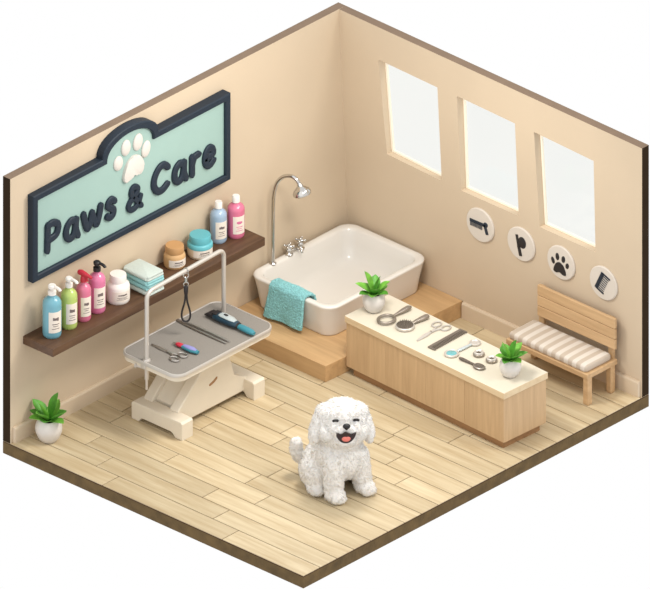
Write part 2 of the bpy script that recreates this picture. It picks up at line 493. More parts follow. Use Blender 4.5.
for (px, py, a, b2, tl) in ((118.9, 163.9, .058, .072, .15), (126.6, 148.2, .058, .078, .05), (138.6, 142.4, .06, .082, -.1), (146.6, 149.4, .055, .08, -.2)):
    bm = BM(); c = sgn(px, py)
    ell(bm, (c[0], c[1], .040), (a, b2, .022), Matrix.Rotation(tl, 3, 'Z')); obj('toe_pad', bm, M['offwhite'], SGN, True)
bm = BM(); c = sgn(133.5, 166.5)
ol = smooth([(c[0]+x, c[1]+y) for x, y in ((0, .105), (.07, .085), (.115, .015), (.125, -.06), (.085, -.105), (.03, -.085), (-.03, -.085), (-.085, -.125), (-.125, -.09), (-.12, -.02), (-.07, .07), (0, .105))], 4)[:-1]
prism(bm, [tuple(p) for p in ol], .028, .064, .012, seg=3)
obj('palm_pad', bm, M['offwhite'], SGN, True)

# ------------------------------------------------------------------ shelf and what stands on it
SZ = .985
bm = BM(); box2(bm, (0, -1.19, 0), (.345, 1.47, .0), 0) if 0 else None
s_y0, s_y1 = -4.09, -1.425
box2(bm, (-.01, s_y0-(s_y0), -.078), (.345, s_y1-s_y0, 0), .004)
o = obj('wall_shelf', bm, M['shelf']); o.location = (0, s_y0, SZ)
tag(o, 'long dark brown wooden wall shelf below the sign', 'shelf')

FACE = -R(47)                                                # labels turned towards the room
def label_patch(bm, r, z0, z1, half, ang0=0, off=.0015, seg=10):
    rings = []
    for z in (z0, z1):
        rings.append([bm.verts.new(((r+off)*cos(ang0-half+2*half*i/seg), (r+off)*sin(ang0-half+2*half*i/seg), z)) for i in range(seg+1)])
    inner = []
    for z in (z1, z0):
        inner.append([bm.verts.new(((r-.002)*cos(ang0-half+2*half*i/seg), (r-.002)*sin(ang0-half+2*half*i/seg), z)) for i in range(seg+1)])
    skin(bm, rings+inner+[rings[0]], closed=False)
    for k in (0, -1):
        bm.faces.new((rings[0][k], rings[1][k], inner[0][k], inner[1][k]))
def add_label(t, r, z0, z1, half, pr, style=0):
    bm = BM(); label_patch(bm, r, z0, z1, half); lb = obj('label', bm, M['label'], t, True)
    h = z1-z0; rn = random.Random(int(r*1e5)+style)
    # a blurred emblem and a few lines of unreadable small print
    for zz, hw, th in ((.66, .42, .16), (.42, .5, .035), (.32, .38, .03), (.2, .55, .03)):
        n = 4 if th > .1 else 3
        bm = BM()
        for i in range(n):
            a = -hw*half+2*hw*half*(i+.5)/n
            label_patch(bm, r, z0+h*(zz-th/2*rn.uniform(.6, 1.1)), z0+h*(zz+th/2*rn.uniform(.6, 1.1)), hw*half/n*1.02, a, .003, 2)
        obj('emblem' if th > .1 else 'print_line', bm, pr, lb)
def bottle(name, label, px, py, r, h, m, cap, style, grp, pr=None, oval=1):
    x, y = FL(px, py, SZ)
    t = thing(name, label, 'bottle', (max(x, r+.01), y, SZ), (0, 0, FACE+R(24)), grp)
    bm = BM(); nr = r*.36
    lathe(bm, [(0, 0), (r*.86, 0), (r*.97, .012), (r, .03), (r, h*.80), (r*.97, h*.86), (r*.80, h*.93), (r*.52, h*.975), (nr, h), (nr, h+.02), (0, h+.02)], 32)
    obj('body', bm, m, t, True, ang=50)
    add_label(t, r, h*.16, h*.68, R(44), pr or M['print'], style)
    bm = BM()
    if style == 0:                                            # pump
        lathe(bm, [(0, h+.015), (nr*1.25, h+.015), (nr*1.25, h+.05), (nr*.9, h+.055), (nr*.45, h+.06), (nr*.45, h+.075), (nr*1.15, h+.078), (nr*1.2, h+.1), (nr*.9, h+.108), (0, h+.108)], 20)
        obj('pump', bm, cap, t, True)
        bm = BM(); tube(bm, smooth([(0, 0, h+.092), (.04, .02, h+.096), (.072, .036, h+.088), (.082, .04, h+.075)], 3), [.014]*10, 10)
        obj('spout', bm, cap, t, True)
    elif style == 1:                                          # trigger-like flat pump
        lathe(bm, [(0, h+.015), (nr*1.25, h+.015), (nr*1.15, h+.05), (nr*.8, h+.07), (nr*.5, h+.075), (0, h+.075)], 20)
        obj('pump', bm, cap, t, True)
        bm = BM()
        tube(bm, [(-.045, -.022, h+.088), (-.02, -.01, h+.092), (.03, .015, h+.086), (.08, .04, h+.075)], [.022, .027, .02, .012], 12)
        tube(bm, [(.005, 0, h+.08), (.035, .017, h+.055), (.045, .02, h+.03)], [.012, .009, .007], 8)
        obj('spout', bm, cap, t, True)
    else:                                                     # screw cap
        lathe(bm, [(0, h+.008), (nr*1.25, h+.008), (nr*1.25, h+.06), (nr*1.1, h+.068), (0, h+.068)], 24)
        obj('cap', bm, cap, t, True)
    return t
G1 = 'bottles and jars on the wall shelf'
bottle('shampoo_bottle', 'sky blue pump bottle with white pump, at the left end of the shelf', 52, 335.0, .082, .385, M['bluebot'], M['whitep'], 0, None)
bottle('shampoo_bottle', 'lime green bottle with a cream white pump', 69, 326.5, .072, .375, M['greenbot'], M['whitep'], 0, None)
bottle('shampoo_bottle', 'pink bottle with a red spray pump', 83.5, 319, .066, .355, M['pinkbot'], M['red'], 1, None)
bottle('shampoo_bottle', 'pink bottle with a black pump', 97, 310.5, .074, .375, M['magbot'], M['blackp'], 0, None)
bottle('shampoo_bottle', 'pale blue bottle with a white screw cap', 218.5, 240.5, .073, .315, M['lavbot'], M['whitep'], 2, None)
bottle('shampoo_bottle', 'pink bottle with a white screw cap, at the right end of the shelf', 236, 235.5, .075, .325, M['pinkbot'], M['whitep'], 2, None, M['magbot'])
def jar(label, px, py, r, h, m, lid, lr, lh, lz=None):
    x, y = FL(px, py, SZ)
    t = thing('jar', label, 'jar', (max(x, r+.012), y, SZ), (0, 0, FACE+R(24)))
    bm = BM(); lathe(bm, [(0, 0), (r*.9, 0), (r*.98, .012), (r, .03), (r, h*.76), (r*.95, h*.88), (lr*.98, h), (lr*.9, h+.01), (0, h+.01)], 36)
    obj('body', bm, m, t, True, ang=50)
    add_label(t, r, h*.18, h*.68, R(55), M['print'], 3)
    bm = BM(); lathe(bm, [(0, h), (lr*1.02, h), (lr*1.04, h+.01), (lr*1.04, h+lh-.012), (lr*.98, h+lh), (0, h+lh+.002)], 36)
    obj('lid', bm, lid, t, True)
    return t
jar('white jar with a white screw lid beside the towels', 118, 300, .102, .19, M['whitep'], M['whitep'], .070, .07)
jar('small tan jar with a wooden brown lid', 174.3, 265, .094, .135, M['tanjar'], M['tanlid'], .078, .065)
jar('cream jar with a wide teal lid', 200, 254.5, .108, .13, M['creamjar'], M['teallid'], .09, .07)
t = None
# teal collar below the teal lid
jt = [o for o in bpy.data.objects if o.name.startswith('jar') and o.get('label', '').startswith('cream')][0]
bm = BM(); lathe(bm, [(.1085, .09), (.111, .092), (.111, .118), (.1, .132), (.085, .136), (.085, .1)], 36)
obj('collar', bm, M['teallid'], jt, True)
# folded towels
x, y = .175, FL(143.6, 267.5, SZ+.12)[1]-.095
names = [('white folded towel at the bottom of the stack on the shelf', 'towel_a'), ('pale teal folded towel, second from the bottom of the stack', 'towel_b'),
         ('pale teal folded towel directly under the grey one', 'towel_b'), ('pale grey folded towel on top of the stack', 'towel_a')]
for k, (lb, mk) in enumerate(names):
    bm = BM(); rn = random.Random(k); hx, hy = .152, .1
    for s in (0, 1):                                          # two folded layers wrapping at the -y edge
        prism(bm, rrect(hx-.003*s, hy-.003*s, .018, 4), .0005+s*.0235, .0235+s*.0235, .009)
    tube(bm, [(-hx+.02, -hy+.008, .0237), (hx-.02, -hy+.008, .0237)], .022, 10)
    o = obj('folded_towel', bm, M[mk], None, True); o.location = (x+rn.uniform(-.004, .004), y+rn.uniform(-.004, .004), SZ+k*.0475); o.rotation_euler = (0, 0, rn.uniform(-.04, .04)-.02)
    tag(o, lb, 'towel', 'folded towels stacked on the shelf')

# ------------------------------------------------------------------ grooming table
gx0, gx1, gy0, gy1, gz = .40, 1.10, -3.335, -2.09, .685
gcx, gcy = (gx0+gx1)/2, (gy0+gy1)/2
GT = thing('grooming_table', 'grooming table with grey rubber top, cream wooden base and steel arm', 'table', (gcx, gcy, 0))
hx, hy = (gx1-gx0)/2, (gy1-gy0)/2
bm = BM(); prism(bm, rrect(hx-.012, hy-.012, .10, 10), gz-.07, gz-.022, .006)
obj('tabletop', bm, M['cream'], GT, True)
bm = BM()
rg = []
for ins, z in ((.010, gz-.034), (0, gz-.03), (-.002, gz-.012), (.003, gz), (.013, gz+.001), (.017, gz-.004), (.017, gz-.03)):
    rg.append([bm.verts.new((px_, py_, z)) for px_, py_ in rrect(hx-ins, hy-ins, .115-ins, 10)])
skin(bm, rg+[rg[0]]); obj('edge_trim', bm, M['alu'], GT, True)
bm = BM(); prism(bm, rrect(hx-.016, hy-.016, .100, 10), gz-.023, gz-.004)
obj('rubber_mat', bm, M['mat'], GT)
def yz(bm, outline, xa, xb, bev=.006):                        # prism with a y-z outline
    b2 = BM(); prism(b2, outline, xa, xb, bev)
    bmesh.ops.transform(b2, matrix=Matrix(((0, 0, 1, 0), (1, 0, 0, 0), (0, 1, 0, 0), (0, 0, 0, 1))), verts=b2.verts)
    me = bpy.data.meshes.new('t'); b2.to_mesh(me); b2.free(); bm.from_mesh(me); bpy.data.meshes.remove(me)
def L_(x, y): return (x-gcx, y-gcy)
prof = [(-3.12, .055), (-2.24, .055), (-2.24, .17), (-2.42, .25), (-2.47, .42), (-2.47, .612), (-2.66, .612), (-3.12, .185)]
prof = [(a-gcy, b) for a, b in prof]
for xa in (.50-gcx, .80-gcx):
    bm = BM(); yz(bm, prof, xa, xa+.10, .01); obj('side_panel', bm, M['cream'], GT)
bm = BM()
yz(bm, [(a-gcy, b) for a, b in ((-3.06, .07), (-2.3, .07), (-2.3, .13), (-2.9, .17), (-2.55, .5), (-2.55, .61), (-2.63, .61), (-3.06, .18))], .59-gcx, .81-gcx, .004)
obj('cross_board', bm, M['cream'], GT)
bm = BM(); b0 = (.901-gcx, -2.70-gcy, .225)
tube(bm, smooth([(b0[0]-.004, b0[1]-.03, b0[2]+.06), (b0[0]-.002, b0[1]+.02, b0[2]+.075), (b0[0]-.004, b0[1]+.075, b0[2]+.105)], 4), [.004]+[.012]*7+[.004], 8)
obj('hand_slot', bm, M['plinth'], GT, label='dark oval slot in the side panel')
def foot(ya, yb, xa, xb):
    bm = BM()
    o_ = [(xa, 0), (xa+.085, 0), (xa+.105, .045), (xa+.13, .055), (xb-.13, .055), (xb-.105, .045), (xb-.085, 0), (xb, 0), (xb, .155), (xb-.018, .172), (xa+.018, .172), (xa, .155)]
    b2 = BM(); prism(b2, o_, ya, yb, .008)
    bmesh.ops.transform(b2, matrix=Matrix(((1, 0, 0, 0), (0, 0, 1, 0), (0, 1, 0, 0), (0, 0, 0, 1))), verts=b2.verts)
    me = bpy.data.meshes.new('t'); b2.to_mesh(me); b2.free(); bm.from_mesh(me); bpy.data.meshes.remove(me)
    obj('foot', bm, M['cream'], GT)
foot(-3.225-gcy, -3.085-gcy, .455-gcx, 1.045-gcx)
foot(-2.29-gcy, -2.15-gcy, .455-gcx, 1.015-gcx)
pl, pr_ = V((.695-gcx, -3.29-gcy, 0)), V((.595-gcx, -2.215-gcy, 0))
bm = BM()
tube(bm, arc_pts([pl+V((0, 0, .50)), pl+V((0, 0, 1.345)), pr_+V((0, 0, 1.293)), pr_+V((0, 0, gz-.006))], .085, 8), .0195, 14)
obj('arm', bm, M['alu'], GT, True, label='bent silver tube arch over the tabletop')
bm = BM()
lathe(bm, [(0, 0), (.03, 0), (.034, .008), (.034, .05), (.028, .06), (0, .06)], 20, pl+V((0, 0, gz-.045)))
box(bm, pl+V((-.004, -.02, gz-.05)), (.06, .05, .05), .008)
tube(bm, [pl+V((-.02, -.02, gz-.075)), pl+V((-.085, -.03, gz-.075))], .011, 10)
tube(bm, [pl+V((-.085, -.03, gz-.075)), pl+V((-.1, -.032, gz-.075))], .024, 14)
tube(bm, [pl+V((0, 0, .40)), pl+V((0, 0, .62))], .012, 10)
obj('clamp', bm, M['alu'], GT, True)
# hanging loop
hp = pl.lerp(pr_, .51)+V((0, 0, 1.345*.49+1.293*.51))+V((gcx, gcy, 0))
LP = thing('grooming_loop', 'black grooming loop hanging by a silver clip from the table arm', 'leash', (hp.x, hp.y, hp.z))
bm = BM()
def circ(c, r, ax1, ax2, k=20): return [V(c)+V(ax1)*r*cos(2*pi*i/k)+V(ax2)*r*sin(2*pi*i/k) for i in range(k+1)]
dy = V((.68, .73, 0)); up = V((0, 0, 1))
tube(bm, circ((0, 0, -.004), .026, V((1, 0, 0)), up), .005, 8)
tube(bm, circ((0, 0, -.05), .022, dy, up), .0055, 8)
tube(bm, [(0, 0, -.07), (0, 0, -.12)], [.008, .011], 8)
tube(bm, circ((0, 0, -.137), .02, dy, up), .0055, 8)
obj('clip', bm, M['chrome'], LP, True)
bm = BM()
tube(bm, [(0, 0, -.145), (0, 0, -.16), (0, 0, -.21), (0, 0, -.26)], [.012, .021, .019, .012], 10)
for s in (-1, 1):
    tube(bm, smooth([V((0, 0, -.24))+dy*s*.006, V((0, 0, -.31))+dy*s*.012, V((0, 0, -.40))+dy*s*.034, V((0, 0, -.455))+dy*s*.036, V((0, 0, -.49))+dy*s*.022, V((0, 0, -.50))], 4), .0085, 8)
obj('strap', bm, M['blackp'], LP, True)

# things on the table, z = gz
TZ = gz-.002
def ang_of(p, q, z):
    a, b = FL(*p, z), FL(*q, z); return a, b, math.atan2(b[1]-a[1], b[0]-a[0]), math.dist(a, b)
# clippers
a, b, th, ln = ang_of((213, 314), (254, 333.5), TZ+.03)
CL = thing('clippers', 'black and teal electric clippers lying on the grooming table', 'clippers', (a[0], a[1], TZ), (0, 0, th))
def sect(bm, xs, seg=16):
    rings = [[bm.verts.new((x, w*cos(2*pi*k/seg), zc+h*sin(2*pi*k/seg))) for k in range(seg)] for x, w, h, zc in xs]
    skin(bm, rings, cap=True)
bm = BM(); sect(bm, [(.03, .045, .024, .03), (.05, .055, .032, .034), (.12, .057, .035, .036), (.22, .05, .033, .036), (.29, .04, .028, .035), (.30, .033, .024, .034)])
obj('body', bm, M['tealdark'], CL, True)
bm = BM(); box(bm, (0.0, 0, .03), (.075, .095, .03), .006); 
for i in range(9): box(bm, (-.045, -.042+i*.0105, .022), (.03, .005, .012), .001)
box(bm, (.045, .0, .058), (.055, .075, .018), .006)
obj('blade', bm, M['blackp'], CL)
bm = BM(); sect(bm, [(.09, .03, .008, .066), (.12, .04, .012, .068), (.22, .036, .011, .066), (.27, .02, .007, .062)])
obj('top_cover', bm, M['silverp'], CL, True)
bm = BM(); box(bm, (.155, 0, .08), (.04, .022, .012), .004); obj('switch', bm, M['blackp'], CL)
bm = BM(); sect(bm, [(.285, .03, .023, .033), (.30, .036, .028, .034), (.315, .03, .024, .033)]); obj('ring', bm, M['blackp'], CL, True)
bm = BM(); sect(bm, [(.31, .028, .02, .032), (.36, .034, .025, .032), (ln-.03, .032, .024, .030), (ln, .02, .014, .028)])
obj('tail_grip', bm, M['teal'], CL, True)
# long tweezers
a, b, th, ln = ang_of((179, 321.5), (228, 343.5), TZ)
TW = thing('tweezers', 'long steel tweezers on the grooming table below the loop', 'tweezers', (a[0], a[1], TZ), (0, 0, th))
for s in (-1, 1):
    bm = BM(); tube(bm, smooth([(0, s*.004, .008), (.1, s*.018, .010), (.3, s*.022, .01), (ln, s*.020, .008)], 4), [.006]+[.009]*11+[.004], 8)
    obj('arm', bm, M['steel'], TW, True)
bm = BM(); box(bm, (0, 0, .009), (.05, .03, .016), .005); obj('joint', bm, M['gun'], TW)
# nail tool: red tip, blue-lavender grip
a, b, th, ln = ang_of((173, 342), (198, 352.5), TZ+.02)
NC = thing('nail_trimmer', 'red tipped nail trimmer with a lavender and teal grip', 'nail trimmer', (a[0], a[1], TZ), (0, 0, th))
bm = BM(); tube(bm, [(0, .006, .014), (.05, .01, .016)], [.003, .008], 8); tube(bm, [(0, -.012, .012), (.05, -.008, .014)], [.003, .007], 8); obj('blade', bm, M['gun'], NC, True)
bm = BM(); sect(bm, [(.04, .016, .012, .018), (.06, .024, .017, .02), (.10, .024, .017, .02), (.112, .018, .013, .02)]); obj('collar', bm, M['red'], NC, True)
bm = BM(); sect(bm, [(.105, .02, .014, .018), (.13, .031, .019, .02), (ln-.06, .036, .02, .02), (ln, .02, .013, .018)]); obj('lower_grip', bm, M['teal'], NC, True)
for i in range(7): pass
bm = BM(); sect(bm, [(.12, .015, .008, .032), (.16, .024, .014, .032), (ln-.06, .027, .015, .032), (ln-.02, .012, .008, .03)]); obj('upper_grip', bm, M['purple'], NC, True)
# scissors builder (blades at origin end pointing +x to rings)
def scissors(name, label, a, th, ln, m, z, ring=.036, cross=.45, w=.010, spread=.036):
    t = thing(name, label, 'scissors', (a[0], a[1], z), (0, 0, th))
    for s in (-1, 1):
        bm = BM(); xc = ln*cross
        tube(bm, [(0, s*.003, .008+s*.002), (xc*.6, s*.006, .009+s*.002), (xc, 0, .009+s*.003)], [.003, w*.9, w*.8], 8)
        tube(bm, smooth([(xc, 0, .009+s*.003), (xc+(ln-xc)*.3, -s*.008, .01), (ln-ring*1.9, -s*spread*.7, .01)], 4), w*.65, 8)
        obj('blade', bm, m, t, True)
        bm = BM(); tube(bm, [V((ln-ring+ring*1.15*cos(2*pi*i/24), -s*(spread+ring*.35)+ring*.8*sin(2*pi*i/24), .01)) for i in range(25)], .0075, 8)
        obj('finger_ring', bm, m, t, True)
    bm = BM(); lathe(bm, [(0, .024), (.008, .023), (.01, .018), (.01, .0), (0, 0)], 12, (xc, 0, 0)); obj('pivot', bm, M['gun'], t, True)
    return t
a, b, th, ln = ang_of((151.5, 345), (182, 359.5), TZ)
scissors('scissors', 'silver grooming scissors lying on the grooming table near the arm post', a, th, ln, M['steel'], TZ, .04, .5, .011, .035)

# ------------------------------------------------------------------ tub platform, tub, tap, towel
PX, PY, PZ = 1.245, -1.64, .158
bm = BM(); prism(bm, [(.001, PY), (PX, PY), (1.325, -.006), (.001, -.006)], 0, PZ, .004)
# thin panel joints along the front
o = obj('tub_platform', bm, M['deck']); tag(o, 'low light wood platform carrying the bathtub in the corner', 'platform')
tx0, tx1, ty0, ty1 = .03, .995, -1.315, -.045
tcx, tcy = (tx0+tx1)/2, (ty0+ty1)/2
hx, hy = (tx1-tx0)/2, (ty1-ty0)/2
RZ = .468
TB = thing('bathtub', 'white rectangular bathtub with rounded corners on the wood platform', 'bathtub', (tcx, tcy, PZ))
bm = BM(); h = RZ-PZ; rg = []
secs = [(.062, .10, 0.0), (.052, .11, .004), (.046, .12, .02), (.024, .14, h*.5), (.006, .132, h-.035), (.001, .135, h-.018), (0, .135, h-.008), (.006, .13, h), (.02, .125, h+.003), (.055, .115, h+.001), (.066, .11, h-.008), (.072, .105, h-.02),
        (.085, .10, h*.6), (.105, .10, h*.25), (.13, .09, .045), (.17, .07, .03), (.25, .04, .027)]
for ins, r, z in secs:
    rg.append([bm.verts.new((x, y, z)) for x, y in rrect(hx-ins, hy-ins, r, 10)])
skin(bm, rg, cap=True)
obj('shell', bm, M['tub'], TB, True, ang=60)
# riser pipe with shower head
fx = .075; fy = (272.8-OX-ax*fx)/ay
SH = thing('shower', 'chrome gooseneck shower pipe rising from the tub rim', 'shower', (fx, fy, RZ))
bm = BM()
top = .80
pts = [(0, 0, 0), (0, 0, .25), (.002, 0, .5), (.006, .004, .67), (.03, .018, .79), (.085, .035, .865), (.155, .05, .895), (.21, .06, .885), (.24, .066, .85), (.247, .068, .83)]
tube(bm, smooth(pts, 5), .0175, 14)
lathe(bm, [(0, 0), (.032, 0), (.032, .008), (.02, .018), (.0175, .03)], 20)
obj('pipe', bm, M['chrome'], SH, True)
bm = BM(); rt = Matrix.Rotation(R(22), 3, 'Y') @ Matrix.Rotation(R(14), 3, 'X')
lathe(bm, [(0, .02), (.02, .02), (.026, .0), (.034, -.012), (.066, -.034), (.080, -.06), (.08, -.082), (.066, -.094), (.0, -.098)], 28, (.25, .069, .83), Matrix.Rotation(R(-22), 3, 'Y'))
obj('shower_head', bm, M['chrome'], SH, True)
vx = .07; v1 = (289.0-OX-ax*vx)/ay; v2 = (300.5-OX-ax*vx)/ay
TP = thing('bath_tap', 'pair of chrome tap valves on the tub rim beside the wall', 'tap', (vx, (v1+v2)/2, RZ))
for s in (-1, 1):
    yy = s*(v2-v1)/2
    bm = BM(); lathe(bm, [(0, 0), (.036, 0), (.036, .01), (.022, .02), (.018, .035), (.03, .045), (.034, .06), (.028, .072), (.012, .078), (.012, .09), (0, .092)], 20, (0, yy, 0))
    obj('valve', bm, M['chrome'], TP, True)
    bm = BM()
    for a in (0, 1, 2, 3):
        d = V((cos(a*pi/2+.5), sin(a*pi/2+.5), 0)); tube(bm, [V((0, yy, .088)), V((0, yy, .088))+d*.038], [.009, .008], 8); ell(bm, V((0, yy, .088))+d*.04, (.012, .012, .012), None, 10)
    ell(bm, (0, yy, .098), (.016, .016, .014), None, 12)
    obj('handle', bm, M['chrome'], TP, True)
bm = BM(); tube(bm, [(0, -(v2-v1)/2, .03), (0, (v2-v1)/2, .03)], .013, 12)
tube(bm, smooth([(0, 0, .03), (.03, -.0, .05), (.075, 0, .04), (.085, 0, .022)], 4), .013, 12)
obj('spout', bm, M['chrome'], TP, True)
# draped teal towel over the front (-y) side
bm = BM(); nu_, nv_ = 30, 44
tw0, tw1 = .315, .715
path = [(-1.368, .182), (-1.362, .25), (-1.352, .34), (-1.345, .42), (-1.337, .468), (-1.312, .492), (-1.275, .496), (-1.23, .490), (-1.200, .46), (-1.188, .415), (-1.175, .37), (-1.165, .34)]
path = [(a-.0, b) for a, b in path]
sp = smooth([V(p) for p in path], 6)
# resample
cum = [0]
for p, q in zip(sp, sp[1:]): cum.append(cum[-1]+(q-p).length)
def at_path(t):
    d = t*cum[-1]
    for i in range(len(sp)-1):
        if cum[i+1] >= d: 
            f = (d-cum[i])/(cum[i+1]-cum[i]); return sp[i].lerp(sp[i+1], f)
    return sp[-1]
g = []
for j in range(nv_+1):
    row_ = []
    for i in range(nu_+1):
        u, v = i/nu_, j/nv_
        hang = max(0, .42-v)/.42
        p = at_path(v)
        x = tw0+(tw1-tw0)*u + hang*(.01 if u > .5 else -.03)*abs(2*u-1) 
        wv = .010*sin(u*9+.5)*hang + .006*noise.noise(V((x*9, p.x*9, p.y*9)))
        row_.append(bm.verts.new((x, p.x-wv-.004*hang, p.y+.006*noise.noise(V((x*8, v*6, 2)))+(.008*hang*u))))
    g.append(row_)
for j in range(nv_):
    for i in range(nu_): bm.faces.new((g[j][i], g[j][i+1], g[j+1][i+1], g[j+1][i]))
org = V((.5, -1.32, PZ))
bmesh.ops.translate(bm, vec=-org, verts=bm.verts)
TWL = obj('bath_towel', bm, M['terry'], None, True, ang=180); TWL.location = org
sol = TWL.modifiers.new('thick', 'SOLIDIFY'); sol.thickness = .026; sol.offset = 0
ss = TWL.modifiers.new('sub', 'SUBSURF'); ss.levels = ss.render_levels = 2
tx = bpy.data.textures.new('terry', 'CLOUDS'); tx.noise_scale = .012
dm = TWL.modifiers.new('terry', 'DISPLACE'); dm.texture = tx; dm.strength = .014; dm.mid_level = .5
tag(TWL, 'teal terry towel draped over the side of the bathtub', 'towel')

# ------------------------------------------------------------------ counter
CZ = .568
c0 = V((1.262, -1.42)); CA = R(-2.3)
CT = thing('display_counter', 'long low oak counter with a cream top in front of the bathtub', 'counter', (c0.x, c0.y, 0), (0, 0, CA))
CLn, CD = 1.925, .53
bm = BM(); box2(bm, (0, 0, CZ-.062), (CLn, CD, CZ), .004)
for f in bm.faces:
    if abs(f.normal.z) < .5: f.material_index = 1
obj('countertop', bm, [M['ctop'], M['cedge']], CT)
bm = BM(); box2(bm, (.012, .024, .075), (CLn-.012, CD-.012, CZ-.062), .003); obj('cabinet_body', bm, M['cbody'], CT)
for k in range(4):
    bm = BM(); w = (CLn-.024)/4
    box2(bm, (.012+k*w+.0008, .010, .077), (.012+(k+1)*w-.0008, .028, CZ-.066), .0012); obj('door_panel', bm, M['cbody'], CT)
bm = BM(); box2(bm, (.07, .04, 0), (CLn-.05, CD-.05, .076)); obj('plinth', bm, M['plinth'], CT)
# tools on the counter
def tool(name, label, cat, p, q, grp='grooming tools laid out on the counter'):
    a, b, th, ln = ang_of(p, q, CZ)
    return thing(name, label, cat, (a[0], a[1], CZ), (0, 0, th), grp), ln
t, ln = tool('round_brush', 'open ring headed grey grooming tool nearest the bathtub plant', 'brush', (386.5, 321.5), (410, 309.5))
hr = .078
bm = BM(); tube(bm, [V((hr*.98*cos(2*pi*i/28), hr*.86*sin(2*pi*i/28), .022)) for i in range(29)], .0135, 10); obj('ring_head', bm, M['gun'], t, True)
bm = BM(); tube(bm, [V((hr*.94*cos(2*pi*i/28), hr*.82*sin(2*pi*i/28), .008)) for i in range(29)], .008, 8); obj('base_ring', bm, M['alu'], t, True)
bm = BM(); sect(bm, [(hr, .011, .009, .02), (.13, .013, .011, .022), (ln-.09, .024, .018, .024), (ln-.02, .027, .02, .025), (ln+.01, .012, .01, .024)]); obj('handle', bm, M['gun'], t, True)
t, ln = tool('pin_brush', 'round grey brush with a full dark bristle pad', 'brush', (405, 328), (427.5, 318.5))
bm = BM(); lathe(bm, [(0, 0), (.07, 0), (.082, .008), (.084, .026), (.078, .032), (0, .032)], 28); obj('head', bm, M['alu'], t, True)
bm = BM(); lathe(bm, [(0, .044), (.05, .041), (.07, .036), (.077, .030), (0, .03)], 28)
for i in range(60):
    rr_ = .068*sqrt((i+.5)/60); aa = i*2.4; lathe(bm, [(.0028, .034), (.0022, .053), (0, .054)], 5, (rr_*cos(aa), rr_*sin(aa), 0))
obj('bristle_pad', bm, M['gundark'], t, True)
bm = BM(); sect(bm, [(.078, .012, .01, .018), (.12, .018, .014, .02), (ln-.07, .026, .019, .022), (ln-.01, .028, .02, .024), (ln+.008, .018, .014, .024)]); obj('handle', bm, M['gun'], t, True)
a, b, th, ln = ang_of((417, 341.5), (443, 326), CZ)
t = scissors('scissors', 'pale steel scissors between the pin brush and the comb on the counter', a, th, ln+.02, M['alu'], CZ, .042, .5, .014, .036)
t, ln = tool('comb', 'brown grey flat comb lying across the counter', 'comb', (431.5, 349.5), (464, 331.5))
bm = BM(); box(bm, (ln/2, .030, .008), (ln, .03, .012), .003)
for i in range(20):
    box(bm, (.016+(ln-.032)*i/19, -.005, .008), (.0085, .068, .007), 0)
for xx in (.004, ln-.004): box(bm, (xx, -.004, .008), (.012, .07, .01), .002)
obj('comb_body', bm, M['comb'], t)
t, ln = tool('hand_mirror', 'small double ended teal mirror tool beside the comb', 'mirror', (451.5, 355), (475, 344))
bm = BM(); lathe(bm, [(0, 0), (.056, 0), (.064, .008), (.064, .02), (.056, .024), (.05, .02), (0, .02)], 24); obj('frame', bm, M['alu'], t, True)
bm = BM(); lathe(bm, [(0, .026), (.035, .024), (.05, .018), (0, .018)], 24); obj('glass', bm, M['mirror'], t, True)
bm = BM(); sect(bm, [(.058, .01, .008, .012), (.1, .018, .011, .014), (ln-.1, .015, .011, .014), (ln-.045, .012, .009, .013)]); obj('handle', bm, M['silverp'], t, True)
bm = BM(); lathe(bm, [(0, 0), (.042, 0), (.05, .006), (.05, .018), (.04, .022), (.032, .014), (0, .013)], 24, (ln, 0, 0)); obj('ring_end', bm, M['alu'], t, True)
for (p, lb) in (((478.8, 355.5), 'small round metal dish nearest the mirror tool'), ((491.5, 361.5), 'small round metal dish touching the counter plant')):
    a = FL(*p, CZ)
    t = thing('round_tin', lb, 'tin', (a[0], a[1], CZ), (0, 0, 0), 'small round tins on the counter')
    bm = BM(); lathe(bm, [(0, 0), (.044, 0), (.05, .006), (.05, .022), (.045, .027), (0, .027)], 24); obj('base', bm, M['gun'], t, True)
    bm = BM(); lathe(bm, [(.045, .025), (.042, .036), (.034, .04), (.026, .034), (.02, .026), (0, .025)], 24); obj('rim', bm, M['alu'], t, True)
    bm = BM(); ell(bm, (0, 0, .031), (.015, .015, .008), None, 12); obj('knob', bm, M['gundark'], t, True)
t, ln = tool('slicker_brush', 'small dark grey brush with an oval head at the front of the counter', 'brush', (479, 368), (460, 359.5))
bm = BM(); ell(bm, (0, 0, .015), (.062, .046, .014)); obj('head', bm, M['gun'], t, True)
bm = BM(); ell(bm, (0, 0, .024), (.046, .033, .014)); obj('pad', bm, M['gundark'], t, True)
bm = BM(); sect(bm, [(.05, .012, .009, .014), (.09, .011, .009, .014), (ln-.03, .017, .012, .015), (ln+.005, .012, .009, .015)]); obj('handle', bm, M['gundark'], t, True)

